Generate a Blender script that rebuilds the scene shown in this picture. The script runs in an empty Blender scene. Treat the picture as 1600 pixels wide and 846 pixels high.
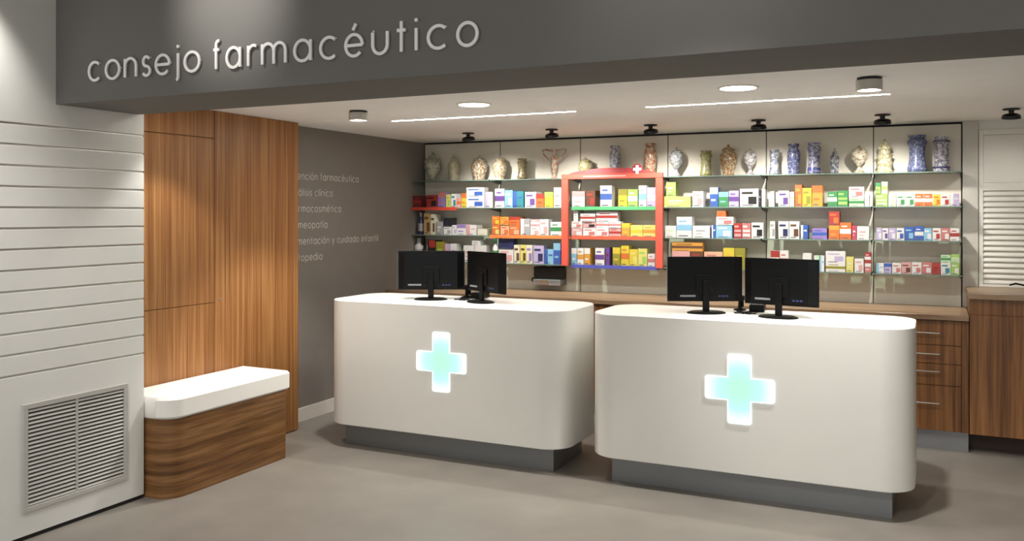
import bpy, math, random
from mathutils import Vector, Matrix
random.seed(7)
PI = math.pi
sc = bpy.context.scene
COL = sc.collection

# ------------------------------------------------------------------ camera
YAW = math.atan(662 / 1381.0)
cam_d = bpy.data.cameras.new('camera'); cam = bpy.data.objects.new('camera', cam_d); COL.objects.link(cam)
cam.location = (0, 0, 1.65); cam.rotation_euler = (PI / 2, 0, YAW)
cam_d.sensor_width = 36; cam_d.lens = 1381 / 1600 * 36; cam_d.shift_y = -89 / 1600; cam_d.clip_start = .05
sc.camera = cam

# ------------------------------------------------------------------ world, exposure
w = bpy.data.worlds.new('world'); sc.world = w; w.use_nodes = True
WORLD_BG = w.node_tree.nodes['Background']
WORLD_BG.inputs[0].default_value = (1.0, 1.0, .99, 1); WORLD_BG.inputs[1].default_value = .95
sc.view_settings.view_transform = 'Standard'; sc.view_settings.look = 'None'
sc.view_settings.gamma = 1; sc.view_settings.exposure = .66; sc.view_settings.use_curve_mapping = False
sc.cycles.use_denoising = True
sc.cycles.max_bounces = 8
sc.cycles.transparent_max_bounces = 24
WARM = (1.0, .97, .92)
# strengths of the lamps built further down
P_DOWN, P_CAN, P_TRACK, P_SHELF = 31.0, 48.0, 60.0, 46.0

# ------------------------------------------------------------------ helpers
class MB:
    def __init__(s): s.v = []; s.f = []; s.m = []
    def add(s, vs, fs, mi=0):
        o = len(s.v); s.v += [tuple(v) for v in vs]; s.f += [[i + o for i in f] for f in fs]; s.m += [mi] * len(fs); return s
    def box(s, x0, x1, y0, y1, z0, z1, mi=0):
        vs = [(x, y, z) for z in (z0, z1) for y in (y0, y1) for x in (x0, x1)]
        return s.add(vs, [(0, 2, 3, 1), (4, 5, 7, 6), (0, 1, 5, 4), (2, 6, 7, 3), (0, 4, 6, 2), (1, 3, 7, 5)], mi)
    def prism(s, pts, z0, z1, mi=0, cap=0.0):
        n = len(pts)
        rings = [(0, z0), (0, z1)]
        if cap: rings = [(cap, z0), (0, z0 + cap), (0, z1 - cap), (cap, z1)]
        cx = sum(p[0] for p in pts) / n; cy = sum(p[1] for p in pts) / n
        vs = []
        for ins, z in rings:
            for i, (x, y) in enumerate(pts):
                if ins:
                    a = pts[i - 1]; b = pts[(i + 1) % n]; dx, dy = b[0] - a[0], b[1] - a[1]; L = math.hypot(dx, dy) or 1
                    vs.append((x - dy / L * ins, y + dx / L * ins, z))
                else: vs.append((x, y, z))
        fs = [list(range(n))[::-1], [(len(rings) - 1) * n + i for i in range(n)]]
        for r in range(len(rings) - 1):
            for i in range(n):
                j = (i + 1) % n; fs.append((r * n + i, r * n + j, (r + 1) * n + j, (r + 1) * n + i))
        return s.add(vs, fs, mi)
    def lathe(s, prof, n=24, c=(0, 0, 0), mi=0, sx=1, sy=1):
        vs = []; fs = []
        for r, z in prof:
            for k in range(n):
                a = 2 * PI * k / n; vs.append((c[0] + r * sx * math.cos(a), c[1] + r * sy * math.sin(a), c[2] + z))
        for i in range(len(prof) - 1):
            for k in range(n):
                j = (k + 1) % n; fs.append((i * n + k, i * n + j, (i + 1) * n + j, (i + 1) * n + k))
        if prof[0][0] > 1e-6: fs.append(list(range(n))[::-1])
        if prof[-1][0] > 1e-6: fs.append([(len(prof) - 1) * n + k for k in range(n)])
        return s.add(vs, fs, mi)
    def tube(s, pts, r, n=8, mi=0):
        pts = [Vector(p) for p in pts]; vs = []; fs = []
        up = Vector((0, 0, 1))
        for i, p in enumerate(pts):
            d = (pts[min(i + 1, len(pts) - 1)] - pts[max(i - 1, 0)]).normalized()
            a = d.cross(up)
            if a.length < 1e-3: a = d.cross(Vector((0, 1, 0)))
            a.normalize(); b = a.cross(d)
            for k in range(n):
                t = 2 * PI * k / n; vs.append(p + a * r * math.cos(t) + b * r * math.sin(t))
        for i in range(len(pts) - 1):
            for k in range(n):
                j = (k + 1) % n; fs.append((i * n + k, i * n + j, (i + 1) * n + j, (i + 1) * n + k))
        fs.append(list(range(n))[::-1]); fs.append([(len(pts) - 1) * n + k for k in range(n)])
        return s.add(vs, fs, mi)
    def ribbon(s, pts, wd, d0, d1, M, closed=False, mi=0):
        """flat stroke in a 2-D plane, thickness d0..d1; M maps (u, v, depth) to 3-D"""
        n = len(pts); L = []; R = []
        for i, (x, y) in enumerate(pts):
            if closed: a = pts[i - 1]; b = pts[(i + 1) % n]
            else: a = pts[max(i - 1, 0)]; b = pts[min(i + 1, n - 1)]
            dx, dy = b[0] - a[0], b[1] - a[1]; l = math.hypot(dx, dy) or 1
            nx, ny = -dy / l * wd / 2, dx / l * wd / 2
            L.append((x + nx, y + ny)); R.append((x - nx, y - ny))
        vs = []
        for i in range(n):
            vs += [M(*L[i], d0), M(*R[i], d0), M(*L[i], d1), M(*R[i], d1)]
        fs = []
        for i in range(n if closed else n - 1):
            a = 4 * i; b = 4 * ((i + 1) % n)
            fs += [(a, b, b + 1, a + 1), (a + 2, a + 3, b + 3, b + 2), (a, a + 2, b + 2, b), (a + 1, b + 1, b + 3, a + 3)]
        if not closed: fs += [(0, 1, 3, 2), (4 * n - 4, 4 * n - 2, 4 * n - 1, 4 * n - 3)]
        return s.add(vs, fs, mi)
    def mesh(s, name, mats, smooth=False):
        me = bpy.data.meshes.new(name); me.from_pydata(s.v, [], s.f); me.update()
        for m in (mats if isinstance(mats, (list, tuple)) else [mats]): me.materials.append(m)
        for p, mi in zip(me.polygons, s.m): p.material_index = mi
        if smooth:
            me.polygons.foreach_set('use_smooth', [True] * len(me.polygons))
            me.set_sharp_from_angle(angle=math.radians(38))
        return me
    def build(s, name, mats, parent=None, smooth=False):
        o = bpy.data.objects.new(name, s.mesh(name, mats, smooth)); COL.objects.link(o)
        if parent is not None: o.parent = parent
        return o

def tag(o, label=None, cat=None, group=None, kind=None):
    if label: o['label'] = label
    if cat: o['category'] = cat
    if group: o['group'] = group
    if kind: o['kind'] = kind
    return o
def empty(name, loc=(0, 0, 0), rz=0):
    o = bpy.data.objects.new(name, None); COL.objects.link(o); o.location = loc; o.rotation_euler[2] = rz
    o.empty_display_size = .05
    return o
def bevel(o, wd=.004, seg=2):
    m = o.modifiers.new('bevel', 'BEVEL'); m.width = wd; m.segments = seg; m.limit_method = 'ANGLE'; return o
def inst(name, me, parent, loc=(0, 0, 0)):
    o = bpy.data.objects.new(name, me); COL.objects.link(o); o.parent = parent; o.location = loc; return o
def rrect(x0, x1, y0, y1, r, n=12):
    p = []
    for cx, cy, a in ((x1 - r, y0 + r, -PI / 2), (x1 - r, y1 - r, 0), (x0 + r, y1 - r, PI / 2), (x0 + r, y0 + r, PI)):
        for k in range(n + 1):
            t = a + PI / 2 * k / n; p.append((cx + r * math.cos(t), cy + r * math.sin(t)))
    return p
def lin(c):
    if isinstance(c, str): c = tuple(int(c[i:i + 2], 16) / 255 for i in (0, 2, 4))
    return tuple(x / 12.92 if x <= .04045 else ((x + .055) / 1.055) ** 2.4 for x in c) + (1,)

# ------------------------------------------------------------------ materials
MATS = {}
def mat(name, col, rough=.5, metal=0, spec=.5, bump=0, bscale=60, var=0, vscale=6, emit=None, estr=0):
    if name in MATS: return MATS[name]
    m = bpy.data.materials.new(name); m.use_nodes = True; nt = m.node_tree; b = nt.nodes['Principled BSDF']
    c = lin(col)
    b.inputs['Base Color'].default_value = c; b.inputs['Roughness'].default_value = rough
    b.inputs['Metallic'].default_value = metal; b.inputs['Specular IOR Level'].default_value = spec
    tc = nt.nodes.new('ShaderNodeNewGeometry')
    if var:
        n = nt.nodes.new('ShaderNodeTexNoise'); n.inputs['Scale'].default_value = vscale; n.inputs['Detail'].default_value = 6
        nt.links.new(tc.outputs['Position'], n.inputs['Vector'])
        r = nt.nodes.new('ShaderNodeValToRGB')
        r.color_ramp.elements[0].position = .3; r.color_ramp.elements[1].position = .7
        r.color_ramp.elements[0].color = tuple(x * (1 - var) for x in c[:3]) + (1,)
        r.color_ramp.elements[1].color = tuple(min(1, x * (1 + var)) for x in c[:3]) + (1,)
        nt.links.new(n.outputs['Fac'], r.inputs[0]); nt.links.new(r.outputs[0], b.inputs['Base Color'])
    if bump:
        n = nt.nodes.new('ShaderNodeTexNoise'); n.inputs['Scale'].default_value = bscale; n.inputs['Detail'].default_value = 4
        nt.links.new(tc.outputs['Position'], n.inputs['Vector'])
        bp = nt.nodes.new('ShaderNodeBump'); bp.inputs['Strength'].default_value = bump; bp.inputs['Distance'].default_value = .002
        nt.links.new(n.outputs['Fac'], bp.inputs['Height']); nt.links.new(bp.outputs[0], b.inputs['Normal'])
    if emit:
        b.inputs['Emission Color'].default_value = lin(emit) if isinstance(emit, str) else tuple(emit) + (1,)
        b.inputs['Emission Strength'].default_value = estr
    MATS[name] = m; return m
def wood(name, dark, mid, light, scl, rough=.38, fine=1.0):
    """streaky veneer; scl = noise scale per world axis (small along the grain)"""
    m = bpy.data.materials.new(name); m.use_nodes = True; nt = m.node_tree; b = nt.nodes['Principled BSDF']
    g = nt.nodes.new('ShaderNodeNewGeometry'); mp = nt.nodes.new('ShaderNodeMapping'); mp.inputs['Scale'].default_value = scl
    nt.links.new(g.outputs['Position'], mp.inputs['Vector'])
    n1 = nt.nodes.new('ShaderNodeTexNoise'); n1.inputs['Scale'].default_value = 1; n1.inputs['Detail'].default_value = 3; n1.inputs['Distortion'].default_value = .35
    n2 = nt.nodes.new('ShaderNodeTexNoise'); n2.inputs['Scale'].default_value = 3.6; n2.inputs['Detail'].default_value = 5
    nt.links.new(mp.outputs[0], n1.inputs['Vector']); nt.links.new(mp.outputs[0], n2.inputs['Vector'])
    mx = nt.nodes.new('ShaderNodeMix'); mx.inputs[0].default_value = .45
    nt.links.new(n1.outputs['Fac'], mx.inputs[2]); nt.links.new(n2.outputs['Fac'], mx.inputs[3])
    r = nt.nodes.new('ShaderNodeValToRGB'); e = r.color_ramp.elements
    e[0].position = .36; e[0].color = lin(dark); e[1].position = .64; e[1].color = lin(light)
    k = e.new(.5); k.color = lin(mid)
    nt.links.new(mx.outputs[0], r.inputs[0]); nt.links.new(r.outputs[0], b.inputs['Base Color'])
    b.inputs['Roughness'].default_value = rough; b.inputs['Specular IOR Level'].default_value = .35
    MATS[name] = m; return m
def emission(name, col, strength):
    m = bpy.data.materials.new(name); m.use_nodes = True; nt = m.node_tree; nt.nodes.clear()
    e = nt.nodes.new('ShaderNodeEmission'); o = nt.nodes.new('ShaderNodeOutputMaterial')
    e.inputs[0].default_value = tuple(col) + (1,); e.inputs[1].default_value = strength
    nt.links.new(e.outputs[0], o.inputs[0]); MATS[name] = m; return m
def glass(name, tint, refl=.06):
    m = bpy.data.materials.new(name); m.use_nodes = True; nt = m.node_tree; nt.nodes.clear()
    t = nt.nodes.new('ShaderNodeBsdfTransparent'); t.inputs[0].default_value = lin(tint)
    g = nt.nodes.new('ShaderNodeBsdfGlossy'); g.inputs['Roughness'].default_value = .03
    f = nt.nodes.new('ShaderNodeFresnel'); f.inputs[0].default_value = 1.35
    x = nt.nodes.new('ShaderNodeMixShader'); o = nt.nodes.new('ShaderNodeOutputMaterial')
    nt.links.new(f.outputs[0], x.inputs[0]); nt.links.new(t.outputs[0], x.inputs[1]); nt.links.new(g.outputs[0], x.inputs[2])
    nt.links.new(x.outputs[0], o.inputs[0]); MATS[name] = m; return m

M_FLOOR = mat('floor_concrete', '827c74', .42, var=.10, vscale=3.2, bump=.12, bscale=25)
M_WHITE = mat('white_paint', 'd6d3ca', .75, var=.015)
M_SLAT = mat('slat_laminate', 'd8d7d2', .5, var=.015)
M_CEIL = mat('ceiling_paint', 'f3f2f0', .85, var=.015)
M_BEAM = mat('grey_beam_paint', '6f6d69', .8, var=.02)
M_GREY = mat('taupe_wall_paint', '7c766f', .85, var=.03)
M_ALU = mat('aluminium', 'c9c7c2', .28, metal=1)
M_STEEL = mat('brushed_steel', '8f9092', .42, metal=.55, var=.03, vscale=30)
M_COUNTER = mat('counter_solid_surface', 'e2e0d9', .34, var=.01)
M_KICK = mat('kickplate_grey', '7d7f80', .4, metal=.5, var=.02)
M_CUSHION = mat('white_leatherette', 'efece6', .5, bump=.15, bscale=120)
M_WOODV = wood('walnut_vertical', '784b25', '93643a', 'b08250', (46, 46, .5))
M_WOODH = wood('walnut_horizontal', '54351b', '74502c', '8d6640', (1.0, 1.0, 24))
M_WOODC = wood('walnut_cabinet', '5c3a1e', '80552f', '9a6c40', (20, 20, .6))
M_TOPW = wood('walnut_worktop', '7a5f46', '957a5e', 'a98f74', (1.2, 20, 20), rough=.3)
M_BLACK = mat('black_plastic', '070708', .42, spec=.16)
M_BLACKM = mat('matte_black', '0e0d0d', .45)
M_DARK = mat('dark_gap', '1c1a18', .9)
M_GRILLE = mat('grille_metal', 'b3b1ab', .5, metal=.1)
M_PANEL = mat('back_panel_laminate', 'd2cbbc', .55, var=.02)
M_GLASS = glass('shelf_glass', 'e4efe8')
M_GEDGE = mat('glass_edge_green', '5c7065', .35)
M_TEXT = mat('white_lettering', 'f2f0ec', .5)
M_TEXT2 = mat('wall_lettering', 'b9b4aa', .6)
M_RED = mat('frame_red', 'c8503f', .45)
M_LAMP = emission('lamp_white', (1, .95, .86), 14)
M_STRIPL = emission('lamp_strip', (1, .97, .92), 86)
M_RING = mat('lamp_ring', 'e6e2d8', .5)
M_CANW = mat('can_grey', 'b9b5ad', .4, metal=.2)

# ------------------------------------------------------------------ the setting
ZC = 2.345            # ceiling behind the beam
XG, XL, XW = -4.55, -4.14, -4.38   # grey wall, slat wall face, wood face
YB = 7.50             # back wall
def struct(name, mb, m, label=None, parent=None):
    o = mb.build(name, m, parent)
    if parent is None: o['kind'] = 'structure'
    if label: o['label'] = label
    return o
struct('floor', MB().box(-4.8, 4.2, -3.2, 7.9, -.08, 0), M_FLOOR, 'beige grey stone-look floor')
struct('ceiling', MB().box(XG, 1.9, 3.66, YB, ZC, ZC + .1), M_CEIL, 'white low ceiling above the counters')
struct('ceiling', MB().box(-4.3, 4.2, -1.6, 3.14, 3.1, 3.2), M_CEIL, 'white high ceiling before the beam')
struct('wall_bulkhead', MB().box(-4.139, 1.9, 3.13, 3.66, 2.22, 3.2), M_BEAM, 'grey painted beam carrying white lettering')
struct('wall_side', MB().box(XG - .12, XG, 3.7, YB + .12, 0, 2.45), M_GREY, 'taupe grey wall with small white lettering')
struct('baseboard_side', MB().box(XG, XG + .014, 5.375, 6.86, 0, .105), M_WHITE, 'white baseboard of the grey wall')
wb = struct('wall_back', MB().box(XG, 1.9, YB, YB + .12, 0, 2.45), M_DARK, 'pale panelled wall behind the shelves')
JX = [-4.54, -3.71, -2.90, -2.09, -1.26, -.44, .178]
for i in range(6):
    bevel(MB().box(JX[i] + .004, JX[i + 1] - .004, YB - .018, YB - .0005, .90, 2.328).build('back_panel', M_PANEL, wb), .002, 1)
# slotted uprights between the panels
for x in JX[1:-1]:
    u = MB().box(x - .0038, x + .0038, YB - .0165, YB - .012, .95, 2.326)
    u.build('slotted_upright', mat('upright_grey', '4c4b48', .6), wb)
MB().box(.182, 1.9, YB - .03, YB - .0005, .9, ZC).build('white_panel', M_WHITE, wb)
struct('wall_right', MB().box(1.9, 2.0, 3.1, YB, 0, 3.2), M_WHITE, 'white side wall right of the tall cabinet')
struct('wall_added_block', MB().box(2.0, 3.6, 3.1, 3.2, 0, 3.2).box(3.5, 3.6, -1.6, 3.1, 0, 3.2), M_WHITE, 'added unseen white wall right of the camera, shading the beam')  # added out of view to keep world light off the beam's right end

# slat wall on the left
wl = struct('wall_left', MB().box(XL - .16, XL - .022, -1.6, 3.70, 0, 3.2), M_WHITE, 'white slat wall on the left')
z_g = [.840 + .105 * k for k in range(13)]
bevel(MB().box(XL - .022, XL, -1.6, 3.70, .022, z_g[0] - .005).build('lower_panel', M_SLAT, wl), .0025, 2)
bevel(MB().box(XL - .022, XL, -1.6, 3.70, z_g[-1] + .005, 3.2).build('upper_panel', M_SLAT, wl), .0025, 2)
sl = MB().box(XL - .022, XL, -1.6, 3.70, .005, .100).mesh('slat', M_SLAT)
gr = MB().box(XL - .0218, XL - .008, -1.6, 3.699, -.005, .0035).mesh('groove_strip', M_ALU)
for k in range(12):
    s_ = inst('slat', sl, wl, (0, 0, z_g[k])); bevel(s_, .0025, 2)
for z in z_g: inst('groove_strip', gr, wl, (0, 0, z - .0004))
MB().box(XL - .03, XL - .008, -1.6, 3.69, 0, .022).build('shadow_gap', M_DARK, wl)

# ------------------------------------------------------------------ air grille
t = tag(empty('air_grille', (XL, 3.26, .14)), 'silver louvred air return grille low on the white slat wall', 'vent')
gy0, gy1, gz0, gz1 = -.32, .318, 0, .548
fr = MB()
fw = .027
fr.box(.0005, .012, gy0, gy1, gz0, gz0 + fw).box(.0005, .012, gy0, gy1, gz1 - fw, gz1).box(.0005, .012, gy0, gy0 + fw, gz0 + fw, gz1 - fw).box(.0005, .012, gy1 - fw, gy1, gz0 + fw, gz1 - fw)
bevel(fr.build('frame', M_GRILLE, t), .002, 1)
MB().box(.0006, .002, gy0 + fw, gy1 - fw, gz0 + fw, gz1 - fw).build('backing', mat('vent_shaft_grey', '4a4845', .9), t)
MB().box(.002, .010, -.016, -.004, gz0 + fw, gz1 - fw).build('mullion', M_GRILLE, t)
NB = 24; pz = (gz1 - gz0 - 2 * fw) / NB
for (a, b) in ((gy0 + fw, -.016), (-.004, gy1 - fw)):
    bl = MB().add([(.0025, a, pz * .70), (.0095, a, pz * .32), (.0095, a, pz * .20), (.0025, a, pz * .58),
                   (.0025, b, pz * .70), (.0095, b, pz * .32), (.0095, b, pz * .20), (.0025, b, pz * .58)],
                  [(0, 1, 2, 3), (7, 6, 5, 4), (0, 4, 5, 1), (1, 5, 6, 2), (2, 6, 7, 3), (3, 7, 4, 0)]).mesh('blade', M_GRILLE)
    for k in range(NB): inst('blade', bl, t, (0, 0, gz0 + fw + k * pz))

# ------------------------------------------------------------------ built-in wooden cupboard behind the bench
t = tag(empty('wood_cupboard', (XW, 4.5, 0)), 'tall built-in cupboard of striped brown wood behind the bench', 'cupboard')
def wp(name, y0, y1, z0, z1, dx=0, m=M_WOODV, th=.018):
    return bevel(MB().box(-th + dx, dx, y0 - 4.5, y1 - 4.5, z0, z1).build(name, m, t), .0015, 1)
MB().box(-.165, -.0185, 3.705 - 4.5, 5.369 - 4.5, .0, ZC - .001).build('carcass', M_WOODV, t)
wp('top_panel', 3.705, 4.498, 2.158, ZC - .002)
d_ = wp('door', 3.705, 4.498, 1.052, 2.154)
wp('door', 3.705, 4.498, .006, 1.048)
wp('side_panel', 4.502, 5.37, .006, ZC - .002)
k_ = MB().lathe([(.0085, 0), (.0085, .004), (.006, .005)], 16).build('keyhole', M_STEEL, t); k_.rotation_euler = (0, PI / 2, 0); k_.location = (.0002, .053, 1.067)

# ------------------------------------------------------------------ bench
t = tag(empty('bench', (-4.16, 4.25, 0)), 'low wooden bench with a white padded seat beside the slat wall', 'bench')
def bench_outline(ins, y1):
    x0, x1, y0 = -4.378 + 4.16, -3.95 + 4.16 - ins, 3.712 - 4.25 + ins; y1 = y1 - 4.25
    r = .12; p = [(x0, y0)]
    for k in range(13):
        a = -PI / 2 + PI / 2 * k / 12; p.append((x1 - r + r * math.cos(a), y0 + r + r * math.sin(a)))
    r2 = .03
    for k in range(7):
        a = PI / 2 * k / 6; p.append((x1 - r2 + r2 * math.cos(a), y1 - r2 + r2 * math.sin(a)))
    p.append((x0, y1)); return p
MB().prism(bench_outline(.004, 4.735), 0, .458).build('base', M_WOODH, t, True)
MB().prism(bench_outline(-.004, 4.765), .459, .584, cap=.014).build('seat_cushion', M_CUSHION, t, True)

# ------------------------------------------------------------------ lettering (stroke letters)
def arc(cx, cy, rx, ry, a0, a1, n=14): return [(cx + rx * math.cos(math.radians(a0 + (a1 - a0) * k / n)), cy + ry * math.sin(math.radians(a0 + (a1 - a0) * k / n))) for k in range(n + 1)]
def ring(cx, cy, r, n=26, ry=None): return ('O', [(cx + r * math.cos(2 * PI * k / n), cy + (ry or r) * math.sin(2 * PI * k / n)) for k in range(n)])
S_ = lambda p: ('L', p)
def dot(x, y): return ('L', [(x, y - .075), (x, y + .075)])
E_ = [S_([(0, .5), (1, .5)]), S_(arc(.5, .5, .5, .5, 0, 318, 24))]
CEE = [S_(arc(.5, .5, .5, .5, 48, 312, 22))]
AY = [ring(.5, .5, .5), S_([(1, 0), (1, 1)])]
OH = [ring(.5, .5, .5)]
IS = [S_([(0, 0), (0, 1)])]
GL = {  # glyph: (width, strokes), x-height 1
 'c': (.86, CEE), 'o': (1, OH), 'a': (1, AY), 'e': (1, E_),
 'n': (.8, [S_([(0, 0), (0, 1)]), S_(arc(.4, .58, .4, .42, 180, 0) + [(.8, 0)])]),
 's': (.56, [S_(arc(.28, .75, .25, .25, 30, 180, 8) + arc(.28, .75, .25, .25, 190, 262, 5) + [(.34, .49)] + arc(.28, .25, .28, .25, 60, 0, 5) + arc(.28, .25, .28, .25, -10, -155, 9))]),
 'j': (.24, [S_([(.24, 1), (.24, -.22)] + arc(.09, -.22, .15, .15, 0, -80, 6)), dot(.24, 1.36)]),
 'f': (.5, [S_([(.2, 0), (.2, 1.2)] + arc(.42, 1.2, .22, .22, 180, 75, 7)), S_([(0, .97), (.45, .97)])]),
 'r': (.5, [S_([(0, 0), (0, 1)]), S_(arc(.34, .6, .34, .4, 180, 60, 8))]),
 'm': (1.4, [S_([(0, 0), (0, 1)]), S_(arc(.35, .62, .35, .38, 180, 0) + [(.7, 0)]), S_(arc(1.05, .62, .35, .38, 180, 0) + [(1.4, 0)])]),
 'u': (.82, [S_([(0, 1)] + arc(.41, .42, .41, .42, 180, 360) + [(.82, 1)])]),
 't': (.5, [S_([(.25, 0), (.25, 1.38)]), S_([(0, .97), (.5, .97)])]),
 'i': (.0, IS + [dot(0, 1.36)]), 'l': (.0, [S_([(0, 0), (0, 1.45)])]),
 'd': (1, OH + [S_([(1, 0), (1, 1.45)])]), 'p': (1, OH + [S_([(0, 1), (0, -.42)])]),
 'y': (.8, [S_([(0, 1), (.4, .05)]), S_([(.8, 1), (.22, -.42)])]),
 'A': (1.15, [S_([(0, 0), (.575, 1.4), (1.15, 0)]), S_([(.22, .5), (.93, .5)])]),
 'D': (1.05, [S_([(0, 0), (0, 1.4), (.35, 1.4)] + arc(.35, .7, .7, .7, 90, -90, 14) + [(0, 0)])]),
 'H': (.95, [S_([(0, 0), (0, 1.4)]), S_([(.95, 0), (.95, 1.4)]), S_([(0, .74), (.95, .74)])]),
 'O': (1.4, [ring(.7, .7, .7)]),
}
acc = lambda x: [S_([(x - .06, 1.2), (x + .12, 1.5)])]
GL['é'] = (1, E_ + acc(.5)); GL['ó'] = (1, OH + acc(.5)); GL['á'] = (1, AY + acc(.5)); GL['í'] = (0, IS + acc(0))
# sign on the beam: each letter is a part
t = tag(empty('sign_lettering', (-2.76, 3.13, 2.32)), 'large white raised letters reading consejo farmacéutico on grey beam', 'sign')
SIGN = [('c', -3.881, -3.793), ('o', -3.759, -3.651), ('n', -3.625, -3.535), ('s', -3.502, -3.441), ('e', -3.414, -3.311), ('j', -3.289, -3.256), ('o', -3.226, -3.12),
        ('f', -3.044, -2.993), ('a', -2.964, -2.87), ('r', -2.835, -2.775), ('m', -2.753, -2.607), ('a', -2.57, -2.468), ('c', -2.427, -2.334), ('é', -2.293, -2.193),
        ('u', -2.154, -2.067), ('t', -2.032, -1.977), ('i', -1.945, -1.919), ('c', -1.881, -1.785), ('o', -1.743, -1.641)]
SW, XH = .0135, .094
for ch, x0, x1 in SIGN:
    gw, st = GL[ch]; mb = MB()
    x0 += SW / 2; x1 -= SW / 2
    sx = (x1 - x0) / gw if gw else 1
    if ch == 'i': x0 = (x0 + x1) / 2
    for q, (kind, pts) in enumerate(st):
        P = [(x0 + px * sx + 2.76, .004 + py * (XH - .002)) for px, py in pts]
        mb.ribbon(P, SW, -.008 - .0004 * q, -.016 - .0004 * q, lambda u, v, d: (u, d, v), kind == 'O')
    a, b = mb.v[0], mb.v[1]
    # stand-off pin to the beam
    mb.box(P[0][0] - .003, P[0][0] + .003, -.009, -.0002, P[0][1] + .004, P[0][1] + .010)
    mb.build('letter', M_TEXT, t)
LINES = [('Atención farmacéutica', 6.386), ('Análisis clínico', None), ('Dermocosmética', None), ('Homeopatía', None), ('Alimentación y cuidado infantil', 6.711), ('Ortopedia', None)]
xh = .0385
for i, (txt, _) in enumerate(LINES):
    y = 5.475; z = 1.924 - .13 * i; sw = .0075
    t = tag(empty('wall_lettering', (XG, y, z)), 'small white lettering reading %s on the taupe grey wall' % txt, 'lettering', 'services lettering on the grey wall')
    for ch in txt:
        if ch == ' ': y += .026; continue
        gw, st = GL[ch]; k = .9; mb = MB()
        for q, (kind, pts) in enumerate(st):
            mb.ribbon([(y - 5.475 + px * xh * k, py * xh) for px, py in pts], sw, .0004 + .0002 * q, .0024 + .0002 * q, lambda u, v, d: (d, u, v), kind == 'O')
        mb.build('letter', M_TEXT2, t)
        y += gw * xh * k + .018

# ------------------------------------------------------------------ lamps
def spot(name, loc, target, power, angle, blend, radius, parent, col=WARM):
    l = bpy.data.lights.new(name, 'SPOT'); l.energy = power; l.spot_size = math.radians(angle); l.spot_blend = blend; l.color = col
    l.shadow_soft_size = radius
    o = bpy.data.objects.new(name, l); COL.objects.link(o); o.location = loc
    o.rotation_euler = (Vector(target) - Vector(loc)).to_track_quat('-Z', 'Y').to_euler()
    if parent is not None:
        o.parent = parent; o.matrix_parent_inverse = Matrix.Translation(parent.location).inverted()
    return o
def downlight(x, y, label, p=1.0, ang=150):
    t = tag(empty('recessed_downlight', (x, y, ZC)), label, 'downlight', 'recessed downlights')
    MB().lathe([(.112, -.0005), (.112, -.004), (.098, -.007), (.098, -.0005)], 32).build('trim_ring', M_RING, t, True)
    MB().lathe([(0, -.0012), (.0975, -.0012), (.0975, -.0006)], 32).build('diffuser', M_LAMP, t)
    spot('downlight_lamp', (x, y, ZC - .02), (x, y, 0), P_DOWN * p, ang, 1 if ang > 120 else .35, .09, t)
downlight(-2.64, 4.95, 'bright round recessed downlight above the left counter')
downlight(-.98, 4.92, 'bright round recessed downlight above the right counter')
def can(x, y, label, p=1.0, ang=95):
    t = tag(empty('surface_downlight', (x, y, ZC)), label, 'downlight', 'surface-mounted can lights')
    MB().lathe([(.060, -.0005), (.060, -.010)], 28).build('mounting_plate', M_BLACKM, t, True)
    MB().lathe([(.055, -.0101), (.064, -.0145), (.064, -.064), (.058, -.066), (.056, -.055), (0, -.055)], 28).build('housing', M_CANW, t, True)
    MB().lathe([(0, -.0570), (.050, -.0570), (.050, -.0560)], 24).build('diffuser', M_LAMP, t)
    spot('can_lamp', (x, y, ZC - .075), (x, y, 0), P_CAN * p, ang, .45, .035, t)
can(-3.52, 4.94, 'small round surface light nearest the grey wall', 1.4)
can(-.306, 4.86, 'small round surface light above the right end of right counter', 1.9)
downlight(-3.92, 3.98, 'round recessed downlight above the white padded bench', 1.0, 100)
def linear(x0, x1, y, label):
    t = tag(empty('linear_light', ((x0 + x1) / 2, y, ZC)), label, 'light', 'recessed linear lights'); h = (x1 - x0) / 2
    MB().box(-h - .006, h + .006, -.018, -.0135, -.003, -.0004).box(-h - .006, h + .006, .0135, .018, -.003, -.0004).box(-h - .006, -h, -.0135, .0135, -.003, -.0004).box(h, h + .006, -.0135, .0135, -.003, -.0004).build('frame', M_RING, t)
    MB().box(-h, h, -.0133, .0133, -.002, -.0005).build('diffuser', M_STRIPL, t)
linear(-3.67, -2.2, 5.585, 'thin linear ceiling light above the left counter')
linear(-1.70, -.238, 5.565, 'thin linear ceiling light above the right counter')
ORD = ['first', 'second', 'third', 'fourth', 'fifth', 'sixth', 'seventh', 'eighth', 'ninth', 'tenth', 'eleventh', 'twelfth', 'thirteenth', 'fourteenth', 'fifteenth', 'sixteenth', 'seventeenth', 'eighteenth', 'nineteenth', 'twentieth', 'twentyfirst', 'twentysecond', 'twentythird', 'twentyfourth', 'twentyfifth']
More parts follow.
